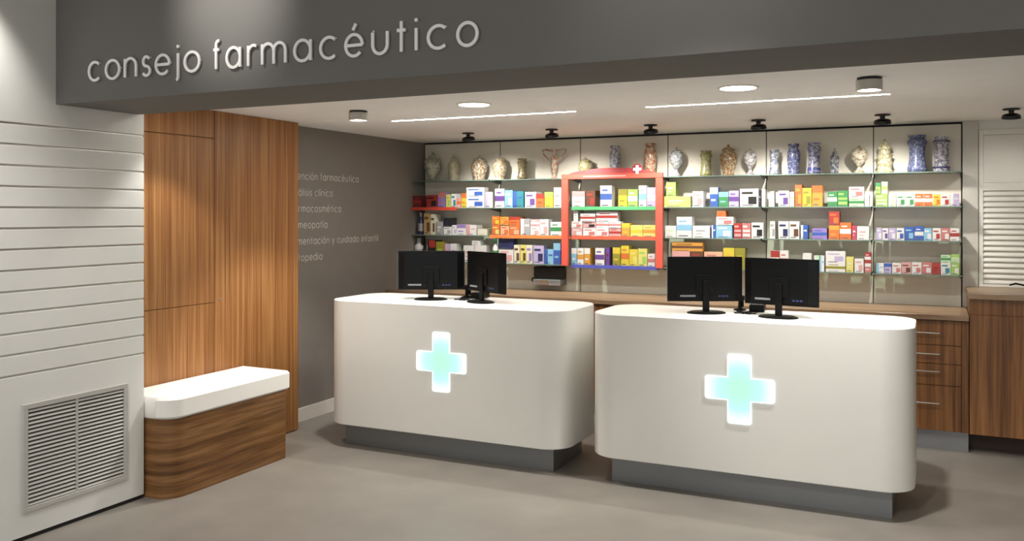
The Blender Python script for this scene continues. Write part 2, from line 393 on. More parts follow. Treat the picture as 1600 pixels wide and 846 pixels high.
for i, x in enumerate((-3.63, -2.85, -2.01, -1.185, -.336, .451)):
    t = tag(empty('ceiling_spotlight', (x, 6.70, ZC)), 'black ceiling spotlight before the shelves, %s from the left' % ORD[i], 'spotlight', 'black ceiling spotlights')
    MB().lathe([(.052, -.0005), (.052, -.009)], 24).build('mounting_plate', M_BLACKM, t, True)
    MB().lathe([(.017, -.0092), (.017, -.0349)], 14).build('stem', M_BLACKM, t, True)
    hd = MB().lathe([(.038, 0), (.054, -.008), (.058, -.030), (.050, -.0305), (.048, -.024), (0, -.024)], 24).build('head', M_BLACKM, t, True)
    hd.location = (0, 0, -.035); hd.rotation_euler = (math.radians(14), 0, 0)
    ld = MB().lathe([(0, -.0262), (.046, -.0262), (.046, -.0250)], 20).build('lens', M_LAMP, hd)
    spot('spot_lamp', (x, 6.71, ZC - .085), (x, 7.42, 1.36), P_SHELF * (.14 if i == 5 else 1), 98, .8, .03, t)
# track spots under the high ceiling in front of the beam
for i, (x, y, tx, ty, tz, p, an) in enumerate(((-2.95, 2.3, -2.95, 3.13, 2.66, .46, 58), (-.8, 2.2, -.8, 3.13, 2.6, .13, 70), (-2.9, 1.5, -4.14, 2.75, 1.1, 1.5, 48), (-3.86, 2.62, -4.14, 2.66, 2.15, .5, 72),
                                       (-2.6, 1.0, -2.7, 5.1, .6, .5, 27), (-.9, 1.0, -.5, 5.1, .6, 2.0, 26))):
    t = tag(empty('track_spotlight', (x, y, 3.1)), 'white track spotlight under the high ceiling, %s of the row' % ORD[i], 'spotlight', 'track spotlights before the beam')
    d = (Vector((tx, ty, tz)) - Vector((x, y, 2.98))).normalized()
    MB().lathe([(.03, -.0005), (.03, -.02), (.012, -.021), (.012, -.11)], 14).build('stem', M_RING, t, True)
    hd = MB().lathe([(.03, .06), (.045, .05), (.045, -.07), (.040, -.07), (.040, -.05), (0, -.05)], 18).build('head', M_RING, t, True)
    hd.location = (0, 0, -.12); hd.rotation_euler = d.to_track_quat('-Z', 'Y').to_euler()
    spot('track_lamp', Vector((x, y, 2.98)) + d * .085, (tx, ty, tz), P_TRACK * p, an, 1.0, .04, t)

# ------------------------------------------------------------------ sales counters
def cross_mat():
    m = bpy.data.materials.new('lit_cross'); m.use_nodes = True; nt = m.node_tree; nt.nodes.clear()
    tc = nt.nodes.new('ShaderNodeTexCoord'); ln = nt.nodes.new('ShaderNodeVectorMath'); ln.operation = 'LENGTH'
    nt.links.new(tc.outputs['Object'], ln.inputs[0])
    r = nt.nodes.new('ShaderNodeValToRGB'); e = r.color_ramp.elements
    e[0].position = .04; e[0].color = lin('a2dfbd'); e[1].position = .2; e[1].color = lin('e2fff6')
    k = e.new(.12); k.color = lin('a8f0d2')
    nt.links.new(ln.outputs['Value'], r.inputs[0])
    em = nt.nodes.new('ShaderNodeEmission'); em.inputs[1].default_value = 1.0; nt.links.new(r.outputs[0], em.inputs[0])
    o = nt.nodes.new('ShaderNodeOutputMaterial'); nt.links.new(em.outputs[0], o.inputs[0]); return m
M_CROSS = cross_mat(); M_CROSSE = emission('lit_cross_edge', (.85, 1, .95), 1.2)
def cross_pts(hw, hh, a, r=.014):
    corners = [(-a, -hh), (a, -hh), (a, -a), (hw, -a), (hw, a), (a, a), (a, hh), (-a, hh), (-a, a), (-hw, a), (-hw, -a), (-a, -a)]
    out = []; n = len(corners)
    for i, c in enumerate(corners):
        if i in (2, 5, 8, 11): out.append(c); continue
        p, q = corners[i - 1], corners[(i + 1) % n]
        d1 = (Vector(p) - Vector(c)).normalized(); d2 = (Vector(q) - Vector(c)).normalized()
        A = Vector(c) + d1 * r; B = Vector(c) + d2 * r
        for k in range(5):
            u = k / 4; out.append(tuple((1 - u) ** 2 * A + 2 * u * (1 - u) * Vector(c) + u * u * B))
    return out
def counter(x0, x1, k0, k1, cx, cz, hw, label):
    t = tag(empty('sales_counter', ((x0 + x1) / 2, 5.44, 0)), label, 'counter', 'white pharmacy counters'); ox, oy = (x0 + x1) / 2, 5.44
    MB().prism([(a - ox, b - oy) for a, b in rrect(x0, x1, 5.10, 5.775, .175, 16)], .162, 1.036, cap=.004).build('body', M_COUNTER, t, True)
    MB().box(k0 - ox, k1 - ox, 5.20 - oy, 5.70 - oy, 0, .1619).build('kickplate', M_KICK, t)
    P = cross_pts(hw, .196, .064)
    c = MB().prism(P, 0, .0045, cap=0).build('lit_cross', [M_CROSS], t)
    c.rotation_euler = (PI / 2, 0, 0); c.location = (cx - ox, 5.0999 - oy, cz); c['label'] = 'glowing pale green pharmacy cross'
    e = MB()
    mid = [(x * 1, y * 1) for x, y in P]
    e.ribbon(mid, .006, .0, .0055, lambda u, v, d: (u, v, d), True)
    eo = e.build('cross_edge', M_CROSSE, c)
    return t
counter(-3.93, -2.085, -3.815, -2.199, -2.967, .661, .187, 'white rounded counter with green cross nearest the grey wall')
counter(-1.935, -.10, -1.805, -.212, -1.008, .649, .193, 'white rounded counter with green cross nearest the tall cabinet')

# ------------------------------------------------------------------ monitors and what lies between them
def monitor(x, y, rz, wd, label):
    t = tag(empty('computer_monitor', (x, y, 1.0365), rz), label, 'monitor', 'black monitors on the counters')
    MB().lathe([(.118, 0), (.118, .006), (.10, .012), (0, .012)], 32, sy=.72).build('base', M_BLACK, t, True)
    bevel(MB().box(-.02, .02, .0, .022, .012, .20).build('neck', M_BLACK, t), .004, 2)
    z0, z1 = .068, .346; h = wd / 2
    bevel(MB().box(-h, h, .040, .056, z0, z1).build('bezel', M_BLACK, t), .003, 2)
    MB().box(-h - .0012, -h - .0002, .0425, .0535, z0 + .004, z1 - .004).build('side_trim', mat('silver_trim', '8a8a88', .4), t)
    MB().box(-h + .014, h - .014, .0561, .0568, z0 + .02, z1 - .012).build('screen', M_BLACKM, t)
    sh = MB().prism([(-h + .008, .0399), (h - .008, .0399), (h - .05, .018), (-h + .05, .018)][::-1], z0 + .012, z1 - .012).build('back_shell', M_BLACK, t)
    bevel(MB().box(-.06, .06, .010, .0179, .12, .235).build('mount_cover', M_BLACK, t), .003, 2)
    MB().box(-h + .075, -h + .17, .0166, .0178, .098, .110).build('vent_label', mat('grey_print', '77797c', .5), t)
    for k in range(3): MB().box(.08 + k * .022, .095 + k * .022, .0166, .0178, .098, .108).build('port', mat('port_blue', '26305e' if k else '26305e', .5), t)
    return t
monitor(-3.245, 5.43, YAW, .478, 'black monitor seen from behind, left one on the left counter')
monitor(-2.835, 5.41, math.radians(-30), .48, 'black monitor turned sideways, right one on the left counter')
monitor(-1.275, 5.43, YAW, .465, 'black monitor seen from behind, left one on the right counter')
monitor(-.838, 5.375, math.radians(-13), .45, 'black monitor seen from behind, right one on the right counter')
def wobble(p, q, sag, n=14, side=.02):
    p, q = Vector(p), Vector(q); out = []
    for k in range(n + 1):
        u = k / n; v = p.lerp(q, u); v.z = max(1.0405, v.z - sag * math.sin(PI * u)); v.x += side * math.sin(2.2 * PI * u); v.y += side * .6 * math.sin(3.1 * PI * u); out.append(v)
    return out
for cxm, who in ((-3.03, 'left'), (-1.06, 'right')):
    cb = MB()
    cb.tube(wobble((cxm - .06, 5.50, 1.041), (cxm + .06, 5.58, 1.0415), 0), .0042, 6)
    cb.tube(wobble((cxm + .05, 5.46, 1.0415), (cxm - .05, 5.59, 1.041), 0, side=-.02), .0042, 6)
    cb.tube(wobble((cxm - .05, 5.47, 1.041), (cxm + .06, 5.49, 1.041), 0, side=.025), .004, 6)
    tag(cb.build('cable', M_BLACK), 'tangle of black cables between the monitors on the %s counter' % who, 'cable', 'cables on the counters')
    tt = tag(empty('card_terminal', (cxm + .05, 5.68, 1.0365), .1), 'small black payment terminal behind the monitors on the %s counter' % who, 'card terminal', 'payment terminals')
    bevel(MB().box(-.045, .045, -.08, .08, 0, .045).build('body', M_BLACK, tt), .006, 2)
    MB().box(-.03, .03, .015, .06, .0451, .047).build('display', mat('lcd_grey', '6f7a72', .3), tt)
    for r in range(3):
        for c in range(3): MB().box(-.03 + c * .022, -.014 + c * .022, -.06 + r * .022, -.046 + r * .022, .0451, .048).build('key', M_STEEL, tt)
    ts = tag(empty('barcode_scanner', (cxm - .06, 5.68, 1.0365), -.2), 'small black barcode scanner in its stand on the %s counter' % who, 'scanner', 'barcode scanners')
    MB().lathe([(.04, 0), (.04, .006), (.012, .014), (.010, .06)], 20).build('stand', M_BLACK, ts, True)
    bevel(MB().box(-.022, .022, -.05, .04, .0601, .092).build('head', M_BLACK, ts), .008, 2)
    bevel(MB().box(-.014, .014, .012, .036, .018, .060).build('grip', M_BLACK, ts), .005, 2)

# ------------------------------------------------------------------ back cabinets
tag(bevel(MB().box(XG + .001, .205, 6.80, YB - .019, .911, .948).build('worktop', M_TOPW), .002, 1), 'long brown wooden worktop under the glass shelves', 'worktop')
def handle(parent, x0, x1, y, z):
    m = MB().tube([(x0, y - .026, z), (x1, y - .026, z)], .005, 8).tube([(x0 + .012, y, z), (x0 + .012, y - .026, z)], .004, 8).tube([(x1 - .012, y, z), (x1 - .012, y - .026, z)], .004, 8)
    return m.build('handle', M_ALU, parent, True)
UX = [-4.545, -3.72, -2.90, -2.08, -1.26, -.44]
for i in range(5):
    a, b = UX[i], UX[i + 1]
    t = tag(empty('base_cabinet', ((a + b) / 2, 6.83, 0)), 'walnut base cabinet with two doors under the worktop, %s from the grey wall' % ORD[i], 'cabinet', 'base cabinets behind the counters')
    h = (b - a) / 2 - .001
    MB().box(-h, h, .019, .64, .135, .910).build('body', M_WOODC, t)
    MB().box(-h, h, .04, .06, 0, .1349).build('kickplate', M_STEEL, t)
    for s in (-1, 1):
        d = bevel(MB().box(min(s * .002, s * (h - .002)), max(s * .002, s * (h - .002)), 0, .0189, .139, .905).build('door', M_WOODC, t), .0015, 1)
        handle(d, s * .10 - .06, s * .10 + .06, -.0, .83)
t = tag(empty('drawer_cabinet', (-.14, 6.83, 0)), 'walnut drawer unit with slim metal handles right of the counters', 'cabinet')
MB().box(-.299, .344, .019, .625, .135, .910).build('body', M_WOODC, t)
bevel(MB().box(.301, .3445, 0, .0189, .139, .905).build('end_panel', M_WOODC, t), .0015, 1)
MB().box(-.299, .344, .04, .06, 0, .1349).build('kickplate', M_STEEL, t)
for z0, z1, hz in ((.735, .905, .818), (.605, .731, .672), (.455, .601, .551), (.139, .451, .330)):
    d = bevel(MB().box(-.298, .298, 0, .0189, z0, z1).build('drawer', M_WOODC, t), .0015, 1)
    handle(d, -.16, .165, 0, hz)
t = tag(empty('tall_cabinet', (.75, 6.83, 0)), 'taller walnut cabinet with wooden top at the right edge', 'cabinet')
MB().box(-.54, .60, .0201, .64, .130, 1.064).build('body', M_WOODC, t)
for a, b in ((-.54, .028), (.032, .60)):
    bevel(MB().box(a, b, 0, .02, .134, .955).build('door', M_WOODC, t), .0015, 1)
MB().box(-.54, .60, .004, .02, .957, 1.0639).build('top_rail', M_WOODC, t)
MB().box(-.54, .60, .19, .21, 0, .1299).build('kickplate', mat('dark_plinth', '3a2618', .6), t)
bevel(MB().box(-.546, .606, -.03, .64, 1.0641, 1.104).build('top', M_TOPW, t), .002, 1)

# phone on the tall cabinet, partly outside the frame
t = tag(empty('desk_device', (.66, 7.0, 1.1045), .3), 'black and grey desk device lying on the tall cabinet', 'device')
bevel(MB().box(-.085, .10, -.08, .08, 0, .022).build('base', M_BLACK, t), .004, 2)
bevel(MB().box(-.08, .09, -.07, .07, .0221, .045).build('cover', M_ALU, t), .006, 2)
MB().tube([(-.06, .03, .03), (-.10, .05, .05), (-.15, .06, .062), (-.19, .06, .05)], .006, 8).build('arm', M_BLACK, t, True)

# white louvred shutter at the right
t = tag(empty('louvred_shutter', (.85, 7.47, 1.05)), 'white louvred shutter panel above the tall cabinet', 'shutter')
sx0, sx1 = -.53, .55
bevel(MB().box(sx0 - .03, sx0, -.022, -.0005, .055, ZC - 1.12).box(sx0, sx1, -.022, -.0005, .77, .83).box(sx0, sx1, -.022, -.0005, .055, .075).box(sx1, sx1 + .03, -.022, -.0005, .055, ZC - 1.12).box(sx0, sx1, -.022, -.0005, ZC - 1.16, ZC - 1.12).build('frame', M_WHITE, t), .002, 1)
MB().box(sx0, sx1, -.012, -.0006, .832, ZC - 1.162).build('upper_panel', M_WHITE, t)
MB().box(sx0, sx1, -.003, -.0006, .0752, .7698).build('backing', M_WHITE, t)
NS = 17; p_ = (.7698 - .0752) / NS
sl = MB().add([(x, y, z) for x in (sx0 + .001, sx1 - .001) for y, z in ((-.0031, p_ * .98), (-.021, p_ * .32), (-.021, p_ * .12), (-.0031, p_ * .2))],
              [(3, 2, 1, 0), (4, 5, 6, 7), (0, 1, 5, 4), (1, 2, 6, 5), (2, 3, 7, 6), (3, 0, 4, 7)]).mesh('slat', M_WHITE)
for k in range(NS): inst('slat', sl, t, (0, 0, .0752 + k * p_))
# white post between shelves and shutter
struct('trim_1', MB().box(.183, .285, YB - .062, YB - .0305, .95, ZC - .0005), mat('post_paint', 'bcb8ae', .7), 'white post at the right end of the shelves')

# ------------------------------------------------------------------ glass shelves
SZ = {'J': 1.963, 'A': 1.705, 'B': 1.449, 'C': 1.197}
LEV = {'J': 'top jar', 'A': 'upper box', 'B': 'middle box', 'C': 'lower box'}
BAY = ['leftmost bay', 'second bay from left', 'red framed bay', 'fourth bay from left', 'fifth bay from left', 'rightmost bay']
STRIP = {('A', 0): 'b8402f', ('B', 1): 'd2703a', ('A', 2): '4f9a64', ('B', 2): 'd2553c', ('C', 2): '4a4f9e'}
YS0, YS1 = 7.25, YB - .0185
for lv, z in SZ.items():
    for i in range(6):
        a, b = JX[i] + .006, JX[i + 1] - .006
        if i == 0: a = XG + .002
        t = tag(empty('glass_shelf', ((a + b) / 2, YS1, z)), 'clear glass %s shelf, %s' % (LEV[lv], BAY[i]), 'shelf', 'glass shelves on the back wall')
        h = (b - a) / 2; D = YS1 - YS0; mb = MB()
        vs = [(x, y, zz) for zz in (-.009, 0) for y in (-D, 0) for x in (-h, h)]
        mb.add(vs, [(0, 2, 3, 1), (4, 5, 7, 6)], 0); mb.add(vs, [(0, 1, 5, 4), (2, 6, 7, 3), (0, 4, 6, 2), (1, 3, 7, 5)], 1)
        mb.build('pane', [M_GLASS, M_GEDGE], t)
        for s in (-1, 1):
            MB().add([(s * (h - .004) + q, y, zz) for q in (-.0015, .0015) for y, zz in ((-.0002, -.0092), (-.19, -.0092), (-.19, -.016), (-.0002, -.040))],
                     [(0, 1, 2, 3), (7, 6, 5, 4), (0, 4, 5, 1), (1, 5, 6, 2), (2, 6, 7, 3), (3, 7, 4, 0)]).build('bracket', mat('bracket_grey', '6a6a67', .6), t)
        if (lv, i) in STRIP:
            x1 = h if (lv, i) != ('A', 0) else -h + .5
            MB().box(-h, x1, -D - .0035, -D - .0003, -.024, .006).build('edge_strip', mat('strip_' + STRIP[(lv, i)], STRIP[(lv, i)], .4), t)

# red display frame around the third bay
def px_x(px, Y):   # column of the photograph -> world X on the plane at depth Y (used to lay out the shelves)
    u = (px - 800) / 1381.0
    dx = -math.sin(YAW) + math.cos(YAW) * u; dy = math.cos(YAW) + math.sin(YAW) * u
    return dx / dy * Y
def px_len(px, Y): # length in metres of one photo pixel, vertically, on that plane
    u = (px - 800) / 1381.0
    return Y / (math.cos(YAW) + math.sin(YAW) * u) / 1381.0
YF = 7.225
fx0, fx1 = px_x(878, YF), px_x(1036, YF); fm = (fx0 + fx1) / 2; pw = .062
t = tag(empty('display_frame', (fm, YF, 1.19)), 'red display frame around the third bay of shelves', 'display frame')
for a, b in ((fx0, fx0 + pw), (fx1 - pw, fx1)):
    bevel(MB().box(a - fm, b - fm, -.014, .014, 0, .76).build('post', M_RED, t), .003, 1)
bevel(MB().box(fx0 - fm, fx1 - fm, -.014, .014, .7601, .805).build('header', M_RED, t), .003, 1)
hw = (fx1 - fx0) / 2
ap = [(-hw * .86, .0)] + [(-hw * .86 + 2 * hw * .86 * k / 20, .05 * math.sin(PI * k / 20) ** .7) for k in range(1, 20)] + [(hw * .86, 0)]
ar = MB().prism(ap[::-1], -.006, .006).build('arched_sign', mat('sign_red', 'a8393a', .45), t); ar.rotation_euler = (PI / 2, 0, 0); ar.location = (0, 0, .8052)
MB().box(-hw * .55, hw * .3, -.0165, -.0142, .778, .788).build('pale_stripe', mat('stripe_pink', 'e2a29c', .5), t)
cr = MB().box(-.012, .012, -.004, 0, -.036, .036).box(-.036, -.012, -.004, 0, -.012, .012).box(.012, .036, -.004, 0, -.012, .012).build('cross_emblem', mat('emblem_white', 'efeee0', .5), t); cr.location = (hw * .52, -.0145, .835)
MB().lathe([(.05, 0), (.05, .004)], 20).build('emblem_disc', mat('emblem_red', '8e2f30', .5), cr).rotation_euler = (PI / 2, 0, 0)
cr.children[0].location = (0, .0065, 0)

# ------------------------------------------------------------------ painted pharmacy jars on the top shelf
def jar_mat(name, base, paint, scale=26, amount=.5, bands=()):
    m = bpy.data.materials.new(name); m.use_nodes = True; nt = m.node_tree; b = nt.nodes['Principled BSDF']
    tc = nt.nodes.new('ShaderNodeTexCoord')
    n = nt.nodes.new('ShaderNodeTexNoise'); n.inputs['Scale'].default_value = scale * 1.7; n.inputs['Detail'].default_value = 4; n.inputs['Distortion'].default_value = .9
    nt.links.new(tc.outputs['Object'], n.inputs['Vector'])
    r = nt.nodes.new('ShaderNodeValToRGB'); r.color_ramp.interpolation = 'EASE'
    e = r.color_ramp.elements; cb_, cp_ = lin(base), lin(paint); cb_ = tuple(x * .72 for x in cb_[:3]) + (1,); cp_ = tuple((x * .72 + y * .16) for x, y in zip(cp_[:3], cb_[:3])) + (1,)
    e[0].position = .58 - amount * .28; e[0].color = cb_; e[1].position = .74 - amount * .28; e[1].color = cp_
    nt.links.new(n.outputs['Fac'], r.inputs[0]); out = r.outputs[0]
    if bands:
        sp = nt.nodes.new('ShaderNodeSeparateXYZ'); nt.links.new(tc.outputs['Object'], sp.inputs[0])
        br = nt.nodes.new('ShaderNodeValToRGB'); br.color_ramp.interpolation = 'CONSTANT'; be = br.color_ramp.elements
        be[0].position = 0; be[0].color = (0, 0, 0, 1); be[1].position = .999; be[1].color = (0, 0, 0, 1)
        for z0, z1 in bands:
            q = be.new(z0); q.color = (1, 1, 1, 1); q = be.new(z1); q.color = (0, 0, 0, 1)
        nt.links.new(sp.outputs['Z'], br.inputs[0])
        mx = nt.nodes.new('ShaderNodeMix'); mx.data_type = 'RGBA'; nt.links.new(br.outputs[0], mx.inputs[0])
        nt.links.new(out, mx.inputs[6]); mx.inputs[7].default_value = lin(paint); out = mx.outputs[2]
    nt.links.new(out, b.inputs['Base Color']); b.inputs['Roughness'].default_value = .22
    return m
# profiles: (radius / half width, height / total height)
PROF = {
 'urn':    [(.45, 0), (.48, .03), (.34, .07), (.36, .12), (.80, .30), (1.0, .48), (.92, .62), (.60, .72), (.42, .77), (.46, .80)],
 'bottle': [(.70, 0), (.74, .03), (.72, .20), (.82, .45), (.86, .62), (.62, .72), (.40, .77), (.44, .81)],
 'pot':    [(.62, 0), (.66, .04), (.60, .10), (.86, .28), (1.0, .50), (.94, .66), (.66, .76), (.70, .80)],
 'albarello': [(.80, 0), (.94, .03), (1.0, .10), (.86, .20), (.76, .45), (.80, .68), (1.0, .80), (.90, .87), (.72, .90), (.86, .95), (.88, 1.0), (.76, 1.0), (.7, .96)],
 'goblet': [(.66, 0), (.70, .03), (.30, .12), (.22, .22), (.46, .32), (.90, .50), (1.0, .66), (.88, .78), (.70, .82)],
 'amphora': [(.42, 0), (.44, .03), (.20, .10), (.22, .20), (.42, .40), (.50, .62), (.34, .76), (.26, .84), (.40, .95), (.44, 1.0), (.34, .99), (.2, .9)],
 'tall':   [(.82, 0), (.86, .03), (.80, .06), (.90, .25), (1.0, .55), (.98, .72), (.74, .84), (.66, .88), (.84, .92), (.86, 1.0), (.7, 1.0), (.6, .95)],
 'tiered': [(.92, 0), (.95, .05), (.76, .09), (.80, .22), (.92, .27), (.76, .31), (.80, .46), (.92, .52), (.66, .56), (.62, .66), (.74, .70)],
 'column': [(.90, 0), (.92, .02), (.98, .08), (.98, .14), (.80, .17), (.80, .48), (.86, .52), (.80, .56), (.80, .80), (.98, .83), (.98, .88), (.74, .90), (.74, 1.0), (.6, 1.0), (.6, .96)],
}
LIDDED = {'urn': .80, 'bottle': .81, 'pot': .80, 'goblet': .82, 'tiered': .70}
JARS = [ # centre px, width px, height px, profile, base, paint, scale, amount, bands, extras, label
 (676, 27, 45, 'urn', 'd5d2bd', '8f927c', 20, .45, (), 'h', 'cream two-handled jar with lid, leftmost on the top shelf'),
 (709, 22, 41, 'bottle', 'd6cdaa', 'a8a48a', 22, .35, (), '', 'plain cream lidded bottle jar, second from left on top shelf'),
 (749, 27, 39, 'pot', 'e3dcc6', '8a6236', 30, .55, (), '', 'cream jar with brown painting, lidded, third from left on top shelf'),
 (781, 23, 38, 'pot', 'e6e0cc', '9a7a3c', 30, .5, (), '', 'smaller cream and ochre jar, lidded, fourth from left on top shelf'),
 (816, 17, 33, 'albarello', 'a59a7c', '675a34', 34, .6, (.0,), '', 'slim olive brown jar without lid, fifth from left on top shelf'),
 (866, 24, 47, 'amphora', 'd8cfba', 'a8604c', 24, .45, (), 'w', 'tall slender vase with wide spreading handles on top shelf'),
 (915, 24, 33, 'pot', 'cbbfa4', '8c8a4e', 26, .55, (), '', 'squat jar behind the left part of the red arched sign'),
 (961, 18, 50, 'tall', 'd0d2d2', '55597e', 30, .5, (), '', 'tall pale jar with blue grey painting above the red frame'),
 (1016, 20, 53, 'tall', 'd9cfb4', 'a0502c', 34, .6, (), '', 'tall jar with orange red painting beside the emblem of red frame'),
 (1057, 23, 46, 'goblet', 'd3d4cf', '777a86', 30, .5, (), '', 'white and grey footed jar just right of the red frame'),
 (1103, 20, 40, 'albarello', 'b8b4a0', '8c8828', 30, .55, (), '', 'yellow and grey jar with waist between footed jar and round jar'),
 (1138, 28, 49, 'pot', 'd0bfa0', '86561f', 34, .55, (), '', 'round jar with brown painted scene and pointed lid'),
 (1172, 21, 43, 'goblet', 'e2dcd6', '5d5a6c', 26, .42, (), '', 'white footed jar with dark blue band right of round brown jar'),
 (1210, 17, 39, 'albarello', 'd2d4d2', '59617c', 30, .55, (), '', 'small grey blue jar with white foot at start of fifth bay'),
 (1240, 20, 48, 'tall', 'b9bcc8', '2c3470', 40, .75, (), '', 'dark blue densely painted tall jar left of the lilac jar'),
 (1272, 22, 49, 'albarello', 'c9c6cf', '454a8c', 28, .5, (), '', 'lilac white jar with blue painting near its base'),
 (1304, 16, 40, 'bottle', 'cfd0c8', '3f496c', 26, .55, (), '', 'small blue banded jar with pointed lid in fifth bay'),
 (1342, 27, 44, 'goblet', 'e4dcc8', '94774c', 24, .42, (), '', 'white rounded footed jar with brown band and knobbed lid'),
 (1382, 28, 53, 'tiered', 'e4dec0', '8f8040', 34, .45, (), '', 'cream and gold tiered jar with lid at start of rightmost bay'),
 (1433, 30, 58, 'albarello', 'a8adc0', '3f4876', 34, .7, (), '', 'large blue jar with waist, second from right on top shelf'),
 (1471, 26, 55, 'column', 'd3d0d6', '3a3a58', 30, .45, (), '', 'white column-shaped jar with dark bands, rightmost on top shelf'),
]
YJ = 7.37
for i, (cxp, wpx, hpx, pr, base, paint, scl, amt, bands, ex, label) in enumerate(JARS):
    k = px_len(cxp, YJ); H = hpx * k * 1.0; W = wpx * k / 2 * .98; X = px_x(cxp, YJ)
    t = tag(empty('apothecary_jar', (X, YJ, SZ['J'] + .0004)), label, 'jar', 'painted jars on the top shelf')
    bd = ()
    if pr == 'column': bd = ((H * .08, H * .14), (H * .83, H * .88))
    if pr == 'albarello' and i in (15,): bd = ((H * .10, H * .2),)
    m = jar_mat('ceramic_%02d' % i, base, paint, scl, amt + .08, bd)
    MB().lathe([(r * W, z * H) for r, z in PROF[pr]], 28).build('body', m, t, True)
    if pr in LIDDED:
        z0 = LIDDED[pr]; r0 = PROF[pr][-1][0]
        lid = MB().lathe([(r0 * 1.12 * W, z0 * H + .0003), (r0 * 1.12 * W, (z0 + .02) * H), (r0 * .75 * W, (z0 + (.93 - z0) * .6) * H), (r0 * .25 * W, .925 * H)], 24).build('lid', m, t, True)
        MB().lathe([(.05 * W, .9255 * H), (.13 * W, .945 * H), (.17 * W, .968 * H), (.10 * W, .992 * H), (0, H)], 14).build('knob', m, lid, True)
    if ex == 'h':
        for s in (-1, 1):
            MB().tube([(s * W * .45, 0, H * .72), (s * W * .9, 0, H * .78), (s * W * 1.12, 0, H * .66), (s * W * .98, 0, H * .55)], W * .09, 8).build('handle', m, t, True)
    if ex == 'w':
        for s in (-1, 1):
            MB().tube([(s * W * .47, 0, H * .60), (s * W * 1.0, 0, H * .70), (s * W * 1.55, 0, H * .84), (s * W * 1.72, 0, H * .95), (s * W * 1.35, 0, H * .985), (s * W * .8, 0, H * .96), (s * W * .38, 0, H * .93)], W * .11, 8).build('handle', m, t, True)

# ------------------------------------------------------------------ boxes on the three product shelves
CN = dict(white='ece9e4', cream='e9e2c6', red='b2382e', darkred='7c2320', crimson='c0475a', pink='e2aaa6', rose='cf7d78', orange='dd7434', amber='e0a040', yellow='e0c83c', lemon='e6dc7a',
          olive='9a9430', green='3f9150', lime='a6cf62', mint='cdeabb', teal='2f8a96', skyblue='8fc4e0', blue='3b62b4', navy='28305e', lilac='c3b4d8', purple='6e4896', violet='9a7fc0',
          grey='a9a9a8', black='1c1b1c', brown='6d4327', tan='c7a56e', peach='e8b795')
WORD = dict(darkred='dark red', skyblue='light blue', lime='light green', mint='pale green', lemon='pale yellow', amber='yellow orange')
